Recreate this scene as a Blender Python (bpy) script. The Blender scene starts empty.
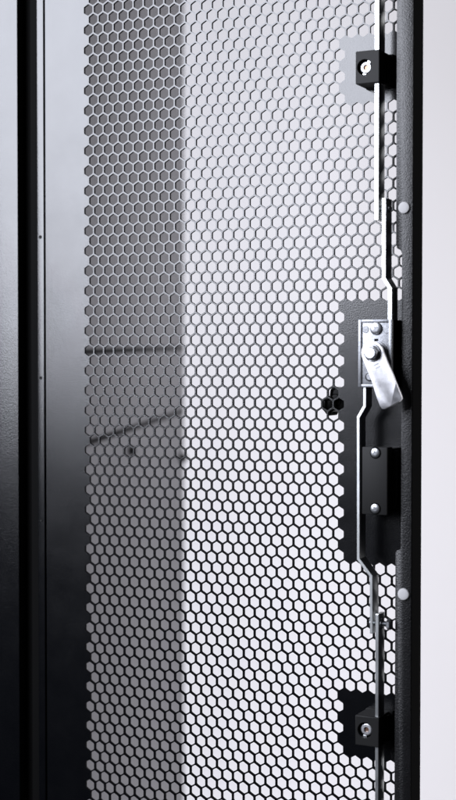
import bpy, bmesh, math
from mathutils import Vector, Matrix

S = bpy.context.scene
C = S.collection

# ---------------------------------------------------------------- camera, world, lamps, exposure
# Door space in millimetres: u to the right along the door, v up, n out of the
# door's inner face towards the viewer.  World: X = u, Y = -n, Z = v + Z0.
Z0 = 1250.0
MM = 0.001

def W(u, v, n):
    return Vector((u * MM, -n * MM, (v + Z0) * MM))

def Wd(d):
    return Vector((d[0], -d[2], d[1]))

CAM_POS = (476.80, -211.55, 755.82)
AX = ((0.8926012, 0.0004998, -0.4508468),      # camera right, in door space
      (-0.0129328, 0.9996163, -0.0244966),     # camera up
      (0.4506615, 0.0276965, 0.8922651))       # camera back
ax = [Wd(a).normalized() for a in AX]
rotm = Matrix((ax[0], ax[1], ax[2])).transposed()

cam_data = bpy.data.cameras.new("camera")
cam = bpy.data.objects.new("camera", cam_data)
C.objects.link(cam)
cam.matrix_world = Matrix.Translation(W(*CAM_POS)) @ rotm.to_4x4()
cam_data.sensor_fit = 'VERTICAL'
cam_data.sensor_height = 36.0
cam_data.lens = 1459.41 / 800.0 * 36.0
cam_data.clip_start = 0.02
cam_data.clip_end = 50.0
cam_data.dof.use_dof = True
cam_data.dof.focus_distance = 0.835
cam_data.dof.aperture_fstop = 8.5
S.camera = cam
S.render.resolution_x, S.render.resolution_y = 584, 1024

def from_cam(x, y, z):
    """a point given as metres right, up and ahead of the tripod, in world space"""
    return W(*CAM_POS) + ax[0] * x + ax[1] * y - ax[2] * z

world = bpy.data.worlds.new("World")
S.world = world
world.use_nodes = True
bg = world.node_tree.nodes["Background"]
bg.inputs[0].default_value = (0.80, 0.84, 1.0, 1)
bg.inputs[1].default_value = 0.018

def area(name, loc, target, sx, sy, power, col=(1, 1, 1)):
    l = bpy.data.lights.new(name, 'AREA')
    l.shape = 'RECTANGLE'
    l.size, l.size_y, l.energy, l.color = sx, sy, power, col
    o = bpy.data.objects.new(name, l)
    C.objects.link(o)
    o.location = loc
    o.rotation_euler = (target - loc).to_track_quat('-Z', 'Z').to_euler()
    return o

area("softbox_lamp", W(-472, 228, 939), W(60, -190, 0), 0.78, 0.84, 37.0, (0.865, 0.895, 1.0))
area("backdrop_lamp", from_cam(1.25, 0.55, 1.25), from_cam(0.15, 0.0, 2.6), 0.7, 1.3, 17.0, (0.985, 0.97, 1.0))
area("backdrop_lamp", from_cam(1.25, -0.75, 1.25), from_cam(0.15, -0.2, 2.6), 0.7, 1.3, 20.5, (0.97, 0.955, 1.0))

S.view_settings.view_transform = 'Standard'
S.view_settings.look = 'None'
S.view_settings.exposure = 0.0
S.view_settings.gamma = 1.0

# ---------------------------------------------------------------- materials
def sock(n, name, val):
    if name in n.inputs:
        n.inputs[name].default_value = val

def material(name, col, rough=0.5, metal=0.0, spec=0.5, grain=None, bump=0.0, rvar=0.0,
             cvar=0.0, smear=None):
    m = bpy.data.materials.new(name)
    m.use_nodes = True
    nt = m.node_tree
    b = nt.nodes["Principled BSDF"]
    b.inputs["Base Color"].default_value = (*col, 1)
    b.inputs["Roughness"].default_value = rough
    b.inputs["Metallic"].default_value = metal
    sock(b, "Specular IOR Level", spec)
    tc = nt.nodes.new("ShaderNodeTexCoord")
    if grain and bump:
        t = nt.nodes.new("ShaderNodeTexNoise")
        t.inputs["Scale"].default_value = grain
        t.inputs["Detail"].default_value = 3.0
        t.inputs["Roughness"].default_value = 0.55
        nt.links.new(tc.outputs["Object"], t.inputs["Vector"])
        bp = nt.nodes.new("ShaderNodeBump")
        bp.inputs["Strength"].default_value = bump
        bp.inputs["Distance"].default_value = 0.0003
        nt.links.new(t.outputs["Fac"], bp.inputs["Height"])
        nt.links.new(bp.outputs["Normal"], b.inputs["Normal"])
    if rvar or cvar:
        t2 = nt.nodes.new("ShaderNodeTexNoise")
        t2.inputs["Scale"].default_value = smear or 40.0
        t2.inputs["Detail"].default_value = 5.0
        t2.inputs["Roughness"].default_value = 0.65
        nt.links.new(tc.outputs["Object"], t2.inputs["Vector"])
        if rvar:
            mr = nt.nodes.new("ShaderNodeMapRange")
            mr.inputs[1].default_value, mr.inputs[2].default_value = 0.3, 0.7
            mr.inputs[3].default_value, mr.inputs[4].default_value = rough - rvar, rough + rvar
            nt.links.new(t2.outputs["Fac"], mr.inputs[0])
            nt.links.new(mr.outputs[0], b.inputs["Roughness"])
        if cvar:
            cr = nt.nodes.new("ShaderNodeMix")
            cr.data_type = 'RGBA'
            cr.inputs[6].default_value = (*[max(0, c * (1 - cvar)) for c in col], 1)
            cr.inputs[7].default_value = (*[min(1, c * (1 + cvar)) for c in col], 1)
            nt.links.new(t2.outputs["Fac"], cr.inputs[0])
            nt.links.new(cr.outputs[2], b.inputs["Base Color"])
    return m

M = {}
M['paint'] = material("black_powder_coat", (0.0006, 0.0008, 0.0014), 0.225, spec=0.5, grain=1400, bump=0.20, rvar=0.022, smear=45)
M['coarse'] = material("coarse_powder_coat", (0.003, 0.003, 0.0035), 0.34, spec=0.38, grain=1400, bump=0.62, rvar=0.03, smear=40)
M['post'] = material("post_powder_coat", (0.0006, 0.0008, 0.0014), 0.225, spec=0.5, grain=1150, bump=0.30, rvar=0.02, smear=45)
M['plastic'] = material("black_plastic", (0.006, 0.006, 0.006), 0.55, spec=0.2, grain=2600, bump=0.12)
M['rubber'] = material("black_rubber", (0.004, 0.004, 0.004), 0.9, spec=0.02)
M['seal'] = material("seal_strip", (0.003, 0.003, 0.003), 0.7, spec=0.03)
M['gloss'] = material("black_gloss", (0.002, 0.002, 0.002), 0.22, spec=0.035)
M['cut'] = material("hole_edge_coat", (0.003, 0.003, 0.0035), 0.75, spec=0.05)
M['zinc'] = material("zinc_plated_steel", (0.62, 0.64, 0.64), 0.34, 1.0, rvar=0.04, smear=60)
M['cast'] = material("cast_zinc", (0.17, 0.175, 0.185), 0.42, 1.0, grain=900, bump=0.25, rvar=0.08, cvar=0.25, smear=160)
M['lever'] = material("stamped_bright_steel", (0.55, 0.55, 0.57), 0.40, 1.0, grain=1800, bump=0.12, rvar=0.06, cvar=0.25, smear=220)
M['screw'] = material("screw_steel", (0.36, 0.37, 0.385), 0.36, 1.0, grain=1800, bump=0.05)
M['recess_tint'] = material("recess_reflection_tint", (0.24, 0.145, 0.10), 0.4, 1.0)  # brown reflection inside the screw recess, put into the base colour
M['cap'] = material("white_plastic", (0.40, 0.395, 0.395), 0.62, spec=0.25, grain=1500, bump=0.04)
M['grey'] = material("grey_painted_steel", (0.126, 0.125, 0.134), 0.55, spec=0.3, cvar=0.06, smear=6, grain=300, bump=0.05)
M['dark'] = material("dark_slot", (0.01, 0.01, 0.011), 0.8, spec=0.1)
M['white'] = material("white_backdrop_paper", (0.86, 0.852, 0.868), 0.9, spec=0.1, cvar=0.01, smear=2)

# ---------------------------------------------------------------- mesh helpers (all in mm of door space)
def link_mesh(name, bm, mat, parent=None, label=None, origin=None, angle=20):
    org = parent_origin(parent) if parent else (origin or Vector((0, 0, 0)))
    bmesh.ops.recalc_face_normals(bm, faces=bm.faces)
    for v in bm.verts:
        v.co = v.co - org
    me = bpy.data.meshes.new(name)
    bm.to_mesh(me)
    bm.free()
    mats = mat if isinstance(mat, (list, tuple)) else [mat]
    for m in mats:
        me.materials.append(M[m])
    for p in me.polygons:
        p.use_smooth = True
    me.set_sharp_from_angle(angle=math.radians(angle))
    o = bpy.data.objects.new(name, me)
    C.objects.link(o)
    if parent:
        o.parent = parent
    else:
        o.location = org
    if label:
        o["label"] = label
    return o

def parent_origin(p):
    r = p
    loc = Vector(p.location)
    while r.parent:
        r = r.parent
        loc += Vector(r.location)
    return loc

def thing(name, label, cat, loc, group=None):
    o = bpy.data.objects.new(name, None)
    o.empty_display_size = 0.05
    C.objects.link(o)
    o.location = loc
    o["label"], o["category"], o["kind"] = label, cat, "thing"
    if group:
        o["group"] = group
    return o

def prism(bm, poly, n0, n1, bevel=0.0, seg=2, mi=0):
    """outline in (u, v), from depth n0 to n1 along the door normal"""
    t = bmesh.new()
    a = [t.verts.new(W(u, v, n0)) for u, v in poly]
    b = [t.verts.new(W(u, v, n1)) for u, v in poly]
    k = len(poly)
    t.faces.new(a)
    t.faces.new(b)
    for i in range(k):
        t.faces.new((a[i], a[(i + 1) % k], b[(i + 1) % k], b[i]))
    return merge(bm, t, bevel, seg, mi)

def merge(bm, t, bevel=0.0, seg=2, mi=0, ang=25):
    bmesh.ops.recalc_face_normals(t, faces=t.faces)
    if bevel:
        es = [e for e in t.edges if len(e.link_faces) == 2 and e.calc_face_angle(0) > math.radians(ang)]
        bmesh.ops.bevel(t, geom=es, offset=bevel * MM, segments=seg, profile=0.6, affect='EDGES', clamp_overlap=True)
    me = bpy.data.meshes.new("tmp")
    for f in t.faces:
        f.material_index = mi
    t.to_mesh(me)
    t.free()
    bm.from_mesh(me)
    bpy.data.meshes.remove(me)
    return bm

def rect(u0, v0, u1, v1):
    return [(u0, v0), (u1, v0), (u1, v1), (u0, v1)]

def circ(u, v, r, k=32, a0=0.0):
    return [(u + r * math.cos(a0 + 2 * math.pi * i / k), v + r * math.sin(a0 + 2 * math.pi * i / k)) for i in range(k)]

def lathe(bm, cu, cv, prof, k=36, mi=0, axis='n', cn=0.0):
    """profile of (radius, height) turned about the door normal, or about u"""
    t = bmesh.new()
    rings = []
    for r, h in prof:
        ring = []
        for i in range(k):
            a = 2 * math.pi * i / k
            if axis == 'n':
                p = W(cu + r * math.cos(a), cv + r * math.sin(a), cn + h)
            else:
                p = W(cu + h, cv + r * math.cos(a), cn + r * math.sin(a))
            ring.append(t.verts.new(p))
        rings.append(ring)
    for a, b in zip(rings, rings[1:]):
        for i in range(k):
            t.faces.new((a[i], a[(i + 1) % k], b[(i + 1) % k], b[i]))
    t.faces.new(rings[0])
    t.faces.new(rings[-1])
    return merge(bm, t, 0, 2, mi)

def cross(bm, u, v, r, w, n0, n1, deg):
    """a cross recess seen as a darker plus sign"""
    pl = [(-w, -r), (w, -r), (w, -w), (r, -w), (r, w), (w, w), (w, r), (-w, r), (-w, w), (-r, w), (-r, -w), (-w, -w)]
    ca, sa = math.cos(math.radians(deg)), math.sin(math.radians(deg))
    return prism(bm, [(u + x * ca - y * sa, v + x * sa + y * ca) for x, y in pl], n0, n1)

def bar(bm, path, w, n0, n1, bevel=0.25):
    """flat bar on edge: a centre line in (u, v), width w, depth n0..n1"""
    pts = [Vector(p) for p in path]
    L, R = [], []
    for i, p in enumerate(pts):
        d0 = (p - pts[i - 1]).normalized() if i else None
        d1 = (pts[i + 1] - p).normalized() if i < len(pts) - 1 else None
        d = ((d0 or d1) + (d1 or d0)).normalized()
        nrm = Vector((-d.y, d.x))
        k = 1.0
        if d0 and d1:
            k = 1.0 / max(0.5, nrm.dot(Vector((-d0.y, d0.x))))
        L.append(p + nrm * w / 2 * k)
        R.append(p - nrm * w / 2 * k)
    poly = [(q.x, q.y) for q in L] + [(q.x, q.y) for q in reversed(R)]
    return prism(bm, poly, n0, n1, bevel, 2)

# ---------------------------------------------------------------- backdrop and what stands behind the door
bm = bmesh.new()
t = bmesh.new()
# studio paper hanging behind, one sheet curving forward at the foot
prof = [(2.75, 2.2), (2.75, -0.95), (2.70, -1.07), (2.60, -1.17), (2.45, -1.22), (2.3, -1.23)]
rows = [[t.verts.new(from_cam(x, y, z)) for x in (-1.8, 0.95)] for z, y in prof]
for a, b in zip(rows, rows[1:]):
    t.faces.new((a[0], a[1], b[1], b[0]))
merge(bm, t)
o = link_mesh("backdrop", bm, 'white', origin=from_cam(0, -1.2, 2.6))
o["kind"] = "structure"

# grey steel side panel: a flat sheet standing almost edge on to the viewer
def pan(s, y, off=0.0):
    """s metres along the panel away from the viewer, y metres above the tripod, off out of its face"""
    c0 = Vector((-0.1262, 0.0, 1.28))
    dr = Vector((0.1104, 0.0, 0.9939))
    p = c0 + dr * s + Vector((0.9939, 0, -0.1104)) * off
    return from_cam(p.x, y, p.z)

panel = thing("side_panel", "plain grey steel side panel with two dark seams, seen through the mesh behind the door",
              "panel", pan(0.25, -1.2))
def pbox(bm, s0, s1, y0, y1, o0, o1, bevel=0.0, ys=0.0, mi=0):
    t = bmesh.new()
    vs = []
    for off in (o0, o1):
        for s, y in ((s0, y0), (s1, y0 + ys), (s1, y1 + ys), (s0, y1)):
            vs.append(t.verts.new(pan(s, y, off)))
    for f in ((0, 1, 2, 3), (4, 5, 6, 7), (0, 1, 5, 4), (1, 2, 6, 5), (2, 3, 7, 6), (3, 0, 4, 7)):
        t.faces.new([vs[i] for i in f])
    merge(bm, t, bevel, 2, mi)

bm = bmesh.new()
pbox(bm, -0.22, 0.624, -1.2, 0.75, -0.02, 0.0, 2.0)
link_mesh("sheet", bm, 'grey', panel)
for y0, ys, h in ((0.0400, 0.0274, 0.0050), (-0.0405, 0.0260, 0.0054)):
    bm = bmesh.new()
    pbox(bm, -0.05, 0.618, y0 - h / 2, y0 + h / 2, -0.004, 0.0012, 0.3, ys)
    link_mesh("seam_strip", bm, 'dark', panel)
def pknob(s, y, r):
    t = bmesh.new()
    prof = [(r, -0.002), (r, r * 0.5)] + [(r * math.cos(math.radians(k)), r * 0.5 + r * math.sin(math.radians(k))) for k in (20, 40, 60, 80)]
    rings = [[t.verts.new(pan(s + q * math.cos(2 * math.pi * i / 24), y + q * math.sin(2 * math.pi * i / 24), h))
              for i in range(24)] for q, h in prof]
    for a, b in zip(rings, rings[1:]):
        for i in range(24):
            t.faces.new((a[i], a[(i + 1) % 24], b[(i + 1) % 24], b[i]))
    t.faces.new(rings[-1])
    b = bmesh.new()
    merge(b, t)
    link_mesh("bolt_head", b, 'dark', panel, angle=30)
pknob(0.221, -0.0524, 0.0048)
pknob(0.590, -0.0741, 0.0062)

# ---------------------------------------------------------------- cabinet post on the hinge side
V0, V1 = -760.0, 240.0
post = thing("cabinet_post", "black textured steel cabinet post along the hinge side, left of the door", "post", W(-60, V0, 0))
bm = bmesh.new()
prism(bm, rect(-95, V0, -51.8, V1), -24, 0.2, 0.6, 3)
link_mesh("post_profile", bm, 'post', post)
bm = bmesh.new()
prism(bm, rect(-51.7, V0, -45.4, V1), -20, -8, 0.3)
prism(bm, rect(-45.4, V0, -37.4, V1), -20, -4.5, 0.5)
link_mesh("gasket", bm, 'seal', post)

# ---------------------------------------------------------------- the door
door = thing("rack_door", "black steel cabinet door with honeycomb holes and lock rods, its inner side facing the viewer",
             "door", W(90, V0, 0))
PITCH = 7.0
ROW = PITCH * math.sqrt(3) / 2
HOLE = 6.16      # across the flats
CR = 0.85        # corner radius of a hole

def is_hole(r, c):
    u = (c + (0.5 if r % 2 else 0.0)) * PITCH
    if r < -26 or r > 104 or u < -0.1 or u > 204:
        return False
    if u > 166 and (6 <= r <= 11 or 30 <= r <= 53 or 66 <= r <= 71):
        return False
    return True

RO = PITCH / math.sqrt(3)
RI = HOLE / math.sqrt(3)
inner = []
for k in range(6):
    a = math.radians(60 * k + 30)
    cx, cy = (RI - CR / math.cos(math.radians(30))) * math.cos(a), (RI - CR / math.cos(math.radians(30))) * math.sin(a)
    for da in (-30, -10, 10, 30):
        b = a + math.radians(da)
        inner.append((cx + CR * math.cos(b), cy + CR * math.sin(b)))
bm = bmesh.new()
cache = {}
def vert(u, v):
    key = (round(u * 50), round(v * 50))
    if key not in cache:
        cache[key] = bm.verts.new(W(u, v, 0))
    return cache[key]
UL, UR = -31.2, 212.6
for r in range(-41, 128):
    for c in range(-6, 32):
        u0 = (c + (0.5 if r % 2 else 0.0)) * PITCH
        v0 = -r * ROW
        out = [vert(u0 + RO * math.cos(math.radians(60 * k + 30)), v0 + RO * math.sin(math.radians(60 * k + 30))) for k in range(6)]
        if is_hole(r, c):
            inn = [bm.verts.new(W(u0 + x, v0 + y, 0)) for x, y in inner]
            for k in range(6):
                i0 = 4 * k
                k2 = (k + 1) % 6
                # corner k: the four vertices of its arc, then the flat side to corner k+1
                bm.faces.new([out[k], inn[i0 + 3], inn[i0 + 2], inn[i0 + 1], inn[i0]][::1])
                bm.faces.new([out[k], out[k2], inn[(4 * k2) % 24], inn[i0 + 3]])
        else:
            bm.faces.new(out)
def cut(p, d):
    g = bm.verts[:] + bm.edges[:] + bm.faces[:]
    bmesh.ops.bisect_plane(bm, geom=g, dist=1e-7, plane_co=p, plane_no=d, clear_outer=True)
cut(W(UL, 0, 0), Vector((-1, 0, 0)))
cut(W(UR, 0, 0), Vector((1, 0, 0)))
cut(W(0, V1, 0), Vector((0, 0, 1)))
cut(W(0, V0, 0), Vector((0, 0, -1)))
bmesh.ops.remove_doubles(bm, verts=bm.verts, dist=1e-6)
bmesh.ops.recalc_face_normals(bm, faces=bm.faces)
if sum(f.normal.y for f in bm.faces[:50]) > 0:
    bmesh.ops.reverse_faces(bm, faces=bm.faces)
mesh_panel = link_mesh("perforated_panel", bm, ['paint', 'cut'], door)
for p in mesh_panel.data.polygons:
    p.use_smooth = False
sol = mesh_panel.modifiers.new("thickness", 'SOLIDIFY')
sol.thickness = 1.65 * MM
sol.offset = -1.0
sol.material_offset_rim = 1

# hinge side strip with its rivets, lapping behind the panel
bm = bmesh.new()
prism(bm, rect(-37.0, V0, -32.0, V1), -12, 0.8, 0.6, 3)
prism(bm, rect(-33.0, V0, -14.0, V1), -4.0, -2.6, 0.2)
strip = link_mesh("hinge_strip", bm, 'paint', door)
for v in (-135.9, -223.0, -311.3):
    bm = bmesh.new()
    lathe(bm, -34.6, v, [(1.05, 0.5), (1.05, 0.95), (0.85, 1.15), (0.45, 0.9), (0.1, 0.9)], 20)
    link_mesh("rivet", bm, 'plastic', strip)

# raised channel along the lock side, its inner edge cut back beside the lock
bm = bmesh.new()
out = [(202.0, V0), (211.4, V0), (211.4, V1), (202.0, V1), (202.0, -149.0), (202.6, -151.6), (204.6, -152.6),
       (205.4, -154.4), (205.4, -313.2), (204.9, -314.4), (203.2, -315.0), (202.3, -316.2)]
prism(bm, out, 9.4, 11.0, 0.35, 2)
prism(bm, rect(209.9, V0, 211.35, V1), 0.05, 9.4)
stile = link_mesh("edge_channel", bm, 'coarse', door, "raised black edge channel with coarse grain")
bm = bmesh.new()
t = bmesh.new()
pr = [(211.45, 0.1), (212.9, 0.1), (212.9, 0.9), (211.75, 10.6), (211.45, 10.6)]
a = [t.verts.new(W(u, V0, n)) for u, n in pr]
b = [t.verts.new(W(u, V1, n)) for u, n in pr]
t.faces.new(a); t.faces.new(b)
for i in range(5):
    t.faces.new((a[i], a[(i + 1) % 5], b[(i + 1) % 5], b[i]))
merge(bm, t, 0.1, 1)
link_mesh("edge_seal", bm, 'rubber', stile)
for u, v in ((206.8, -130.0), (207.3, -338.3)):
    bm = bmesh.new()
    lathe(bm, u, v, [(3.1, 10.8), (3.25, 11.2), (3.2, 11.9), (2.95, 12.3), (2.4, 12.5), (1.2, 12.62), (0.3, 12.63)], 32)
    link_mesh("bumper_cap", bm, 'cap', stile, "small round white plastic cap")

# lock rods: two straight ends, two cranked links
def rod(name, path, w, n0=8.0, n1=17.0, label=None):
    b = bmesh.new()
    bar(b, path, w, n0, n1, 0.3)
    return link_mesh(name, b, 'zinc', door, label, angle=2)
rod_a = rod("lock_rod", [(193.0, V1 - 30), (193.1, -136.6)], 2.5)
rod_b = rod("rod_link", [(197.4, -124.9), (197.5, -168.0), (201.0, -173.4), (201.0, -214.0)], 2.4, 8.2, 17.2)
rod_c = rod("rod_link", [(186.6, -205.0), (186.6, -236.8), (182.9, -243.0), (183.2, -320.2), (190.7, -329.2), (190.9, -360.2)], 1.75)
rod_d = rod("lock_rod", [(194.2, -349.3), (194.6, V0 + 20)], 2.0, 8.2, 17.0)
# pins that join them, lying across the door
bm = bmesh.new()
lathe(bm, 0, -130.2, [(1.6, 191.1), (2.1, 191.5), (2.1, 191.75)], 20, axis='u', cn=13.0)
lathe(bm, 0, -130.2, [(1.5, 194.3), (1.5, 196.2)], 20, axis='u', cn=13.0)
lathe(bm, 0, -130.2, [(2.3, 198.6), (2.2, 199.3), (1.5, 199.9)], 20, axis='u', cn=13.0)
link_mesh("pivot_pin", bm, 'screw', rod_b)
bm = bmesh.new()
lathe(bm, 0, -355.0, [(1.9, 188.6), (2.3, 189.2), (2.3, 189.8)], 20, axis='u', cn=13.0)
lathe(bm, 0, -355.0, [(1.5, 191.6), (1.5, 193.3)], 20, axis='u', cn=13.0)
pr = [(2.9, 195.2), (2.9, 195.7), (1.5, 195.72)]
for k in range(6):
    pr += [(1.2, 195.8 + 0.45 * k), (1.5, 196.0 + 0.45 * k)]
pr += [(1.2, 198.6), (0.3, 198.65)]
lathe(bm, 0, -355.0, pr, 20, axis='u', cn=13.0)
prism_nut = [(2.9, 198.75), (3.1, 199.0), (3.1, 200.4), (2.7, 200.9), (0.6, 200.95)]
lathe(bm, 0, -355.0, prism_nut, 6, axis='u', cn=13.0)
link_mesh("pivot_pin", bm, 'screw', rod_d)

# guide blocks the rods slide through
def guide_block(u0, v0, u1, v1, cu, cv, label):
    bm = bmesh.new()
    # body with a round pocket: outer wall ring of the front face + pocket wall
    k = 40
    t = bmesh.new()
    ob = [(u0, v0), (u1, v0), (u1, v1), (u0, v1)]
    ring = circ(cu, cv, 4.25, k, math.radians(225))
    fr = [t.verts.new(W(u, v, 19)) for u, v in ring]
    bk = [t.verts.new(W(u, v, 13.5)) for u, v in ring]
    of = [t.verts.new(W(u, v, 19)) for u, v in ob]
    orr = [t.verts.new(W(u, v, 3.0)) for u, v in ob]
    q = k // 4
    for s in range(4):
        t.faces.new([of[s], of[(s + 1) % 4]] + [fr[(s * q + i) % k] for i in range(q, -1, -1)])
    for i in range(k):
        t.faces.new((fr[i], fr[(i + 1) % k], bk[(i + 1) % k], bk[i]))
    t.faces.new(bk)
    for s in range(4):
        t.faces.new((of[s], of[(s + 1) % 4], orr[(s + 1) % 4], orr[s]))
    t.faces.new(orr)
    bmesh.ops.recalc_face_normals(t, faces=t.faces)
    es = [e for e in t.edges if e.verts[0] in of and e.verts[1] in of or
          (e.verts[0] in of and e.verts[1] in orr) or (e.verts[1] in of and e.verts[0] in orr)]
    bmesh.ops.bevel(t, geom=es, offset=0.45 * MM, segments=2, profile=0.5, affect='EDGES')
    merge(bm, t)
    prism(bm, rect(u0 - 0.2, v0 - 0.2, u1 + 1.9, v1 + 0.2), 0.05, 3.0, 0.3)
    prism(bm, rect(u1 + 0.05, v0 + 1.2, u1 + 1.0, v1 - 1.2), 3.0, 8.0, 0.2)
    blk = link_mesh("guide_block", bm, 'plastic', door, label)
    # socket screw down in the pocket
    bm = bmesh.new()
    cs = cu + 0.25
    lathe(bm, cs, cv, [(3.45, 13.4), (3.5, 16.4), (3.2, 17.1), (2.7, 17.35), (1.55, 17.35), (1.35, 17.1), (1.25, 16.2)], 36)
    s = link_mesh("screw", bm, 'screw' if cv > -200 else 'lever', blk)  # lower screw gets brighter steel, making up in colour for dimmer light
    bm = bmesh.new()
    prism(bm, circ(cs, cv, 1.3, 6), 15.9, 16.3)
    link_mesh("socket", bm, 'recess_tint', blk)
    # retaining lug beside the screw
    bm = bmesh.new()
    for a in (55, 262):
        ca, sa = math.cos(math.radians(a)), math.sin(math.radians(a))
        pts = [(3.2, -1.1), (4.2, -1.0), (4.2, 1.0), (3.2, 1.1)]
        prism(bm, [(cu + x * ca - y * sa, cv + x * sa + y * ca) for x, y in pts], 13.6, 17.3, 0.2)
    link_mesh("retaining_lug", bm, 'zinc', blk)
    return blk
guide_block(181.5, -63.3, 195.2, -45.7, 186.6, -54.4, "black rod guide block with a bright screw in its pocket")
guide_block(182.4, -421.5, 196.2, -405.2, 188.0, -412.9, "black rod guide block in deep shade")

# cam lock: black housing, cast front plate, cam lever and nut
bm = bmesh.new()
prism(bm, rect(184.0, -226.0, 203.0, -190.2), 0.05, 15.8, 0.4)
lock = link_mesh("cam_lock", bm, 'rubber', door)
bm = bmesh.new()
prism(bm, rect(183.6, -226.4, 202.8, -190.0), 15.9, 18.3, 0.3)
for p in (rect(183.6, -226.4, 185.4, -190.0), rect(201.0, -226.4, 202.8, -190.0),
          rect(185.4, -191.6, 201.0, -190.0), rect(185.4, -226.4, 201.0, -224.9)):
    prism(bm, p, 18.3, 19.1, 0.25)
lathe(bm, 190.0, -220.6, [(2.6, 18.2), (2.6, 18.7), (2.2, 18.9), (1.9, 18.5)], 28)
for u, v in ((187.6, -195.2), (199.6, -195.6)):
    lathe(bm, u, v, [(1.9, 18.25), (1.9, 18.42), (1.7, 18.5)], 24)
plate = link_mesh("lock_plate", bm, 'cast', lock)
bm = bmesh.new()
prism(bm, rect(192.6, -201.6, 194.8, -200.3), 18.1, 18.45)
link_mesh("slot", bm, 'rubber', lock)
bm = bmesh.new()
lathe(bm, 193.8, -194.9, [(3.4, 18.3), (3.45, 18.9), (3.2, 19.4), (2.5, 19.72), (1.2, 19.9), (0.15, 19.92)], 32)
link_mesh("screw", bm, 'screw', lock, angle=30)
bm = bmesh.new()
cross(bm, 193.8, -194.9, 1.5, 0.5, 19.7, 19.96, 40)
link_mesh("drive_recess", bm, 'cast', lock)
# spindle under the lever
bm = bmesh.new()
lathe(bm, 194.2, -208.0, [(6.2, 18.3), (6.2, 19.2), (5.4, 19.4), (4.6, 19.4), (4.6, 22.0)], 40)
link_mesh("spindle", bm, 'cast', lock)
# the lever: round hub running down to a blade with folded corners
bm = bmesh.new()
t = bmesh.new()
hu, hv, hr = 193.6, -208.0, 6.3
arc = [(hu + hr * math.cos(math.radians(a)), hv + hr * math.sin(math.radians(a))) for a in range(8, 205, 12)]
blade = [(192.9, -222.3), (195.7, -230.6), (197.6, -236.3), (198.9, -237.9), (200.3, -238.0), (204.6, -236.0),
         (208.7, -233.8), (210.0, -232.4), (209.6, -230.6), (207.0, -223.6), (205.2, -219.2), (202.6, -214.0)]
outl = arc + blade
NT = 24.0
def drop(u, v):
    # distance past the two fold lines at the tip
    d = 0.0
    for (p, q) in (((196.2, -231.6), (203.4, -236.6)), ((203.8, -236.6), (207.6, -224.8))):
        ex, ey = q[0] - p[0], q[1] - p[1]
        L = math.hypot(ex, ey)
        s = ((u - p[0]) * ey - (v - p[1]) * ex) / L
        d = max(d, s)
    return max(0.0, d) * 0.27
core = [(196.2, -231.6), (203.6, -236.55), (207.6, -224.8)]
top = [t.verts.new(W(u, v, NT - drop(u, v))) for u, v in outl]
bot = [t.verts.new(W(u, v, NT - 2.0 - drop(u, v))) for u, v in outl]
n_ = len(outl)
na = len(arc)
f1 = t.verts.new(W(203.6, -236.45, NT))
# indices: blade[1] ~ fold start, blade[5] end edge middle, blade[9] fold start right
iL, iM, iR = na + 1, na + 5, na + 9
top[iL].co = W(195.7, -230.6, NT)
top[iM].co = W(204.4, -236.1, NT)
top[iR].co = W(207.0, -223.6, NT)
t.verts.remove(f1)
t.faces.new([top[i] for i in range(0, iL + 1)] + [top[iM]] + [top[i] for i in range(iR, n_)])
t.faces.new([top[i] for i in range(iL, iM + 1)])
t.faces.new([top[i] for i in range(iM, iR + 1)])
t.faces.new(list(reversed(bot)))
for i in range(n_):
    t.faces.new((top[i], top[(i + 1) % n_], bot[(i + 1) % n_], bot[i]))
merge(bm, t, 0.28, 2, 0, 40)
lever = link_mesh("cam_lever", bm, 'lever', lock, "bright steel cam lever pointing down to the right", angle=12)
bm = bmesh.new()
for (du, dv) in ((0, 0), (0.75, -1.55)):
    prism(bm, [(194.6 + du, -214.5 + dv), (197.1 + du, -213.3 + dv), (197.4 + du, -213.8 + dv), (194.9 + du, -215.0 + dv)], 23.9, 24.06)
link_mesh("stamped_mark", bm, 'cast', lock)
bm = bmesh.new()
lathe(bm, hu + 0.3, hv + 0.1, [(4.7, 23.9), (4.75, 24.5), (4.4, 24.7)], 36)
prism(bm, circ(hu + 0.3, hv + 0.1, 4.1, 6, math.radians(12)), 24.6, 28.0, 0.35)
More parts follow.
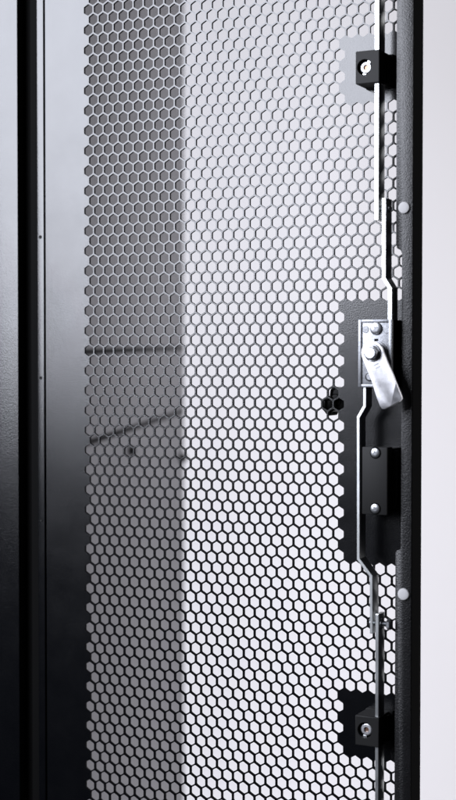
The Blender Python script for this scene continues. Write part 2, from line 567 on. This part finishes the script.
lathe(bm, hu + 0.3, hv + 0.1, [(3.3, 27.9), (3.2, 28.3), (2.9, 28.5), (0.2, 28.52)], 32)
link_mesh("hex_bolt", bm, 'screw', lock)

# black cover below the lock, with its side boss
bm = bmesh.new()
prism(bm, rect(186.0, -295.2, 200.4, -258.7), 10.6, 19.0, 0.5)
prism(bm, rect(188.6, -294.2, 201.0, -259.6), 0.05, 10.5, 0.3)
cover = link_mesh("latch_cover", bm, 'plastic', door)
bm = bmesh.new()
prism(bm, [(196.0, -293.8), (201.0, -293.8), (202.4, -290.6), (203.0, -285.5), (203.0, -268.5), (202.4, -263.4), (201.0, -260.2), (196.0, -260.2)], 3.0, 9.6, 1.2, 4)
link_mesh("side_boss", bm, 'coarse', cover, angle=40)
for v in (-261.8, -291.9):
    bm = bmesh.new()
    lathe(bm, 193.8, v, [(2.7, 18.9), (2.7, 19.3), (2.5, 19.7), (1.9, 19.98), (1.0, 20.1), (0.15, 20.12)], 32)
    s = link_mesh("screw", bm, 'screw', cover, angle=30)
    bm = bmesh.new()
    cross(bm, 193.8, v, 1.25, 0.42, 19.9, 20.16, 25)
    link_mesh("drive_recess", bm, 'cast', cover)
    bm = bmesh.new()
    lathe(bm, 193.8, v, [(3.2, 18.85), (3.2, 19.06), (2.8, 19.07)], 32)
    link_mesh("screw_recess", bm, 'rubber', cover)

# outer handle, on the far side of the mesh: a lobed catch on the end of the grip
bm = bmesh.new()
lobe = [(164.5, -228.2), (159.5, -226.8), (157.8, -228.4), (157.2, -232.4), (153.0, -233.5), (151.8, -235.7),
        (152.4, -239.2), (154.2, -240.9), (156.0, -243.2), (157.9, -243.2), (159.1, -240.4), (163.3, -240.1)]
prism(bm, lobe + [(172.0, -240.1), (172.0, -228.0)], -14, -3.2, 1.3, 3)
lathe(bm, 161.3, -234.4, [(5.2, -20), (5.2, -6), (4.6, -4.2), (3.2, -2.7), (0.2, -2.4)], 32)
prism(bm, rect(166.0, -243.0, 197.0, -226.4), -26, -4.5, 2.5, 4)
link_mesh("door_handle", bm, 'gloss', door, "glossy black handle end on the far side of the mesh")
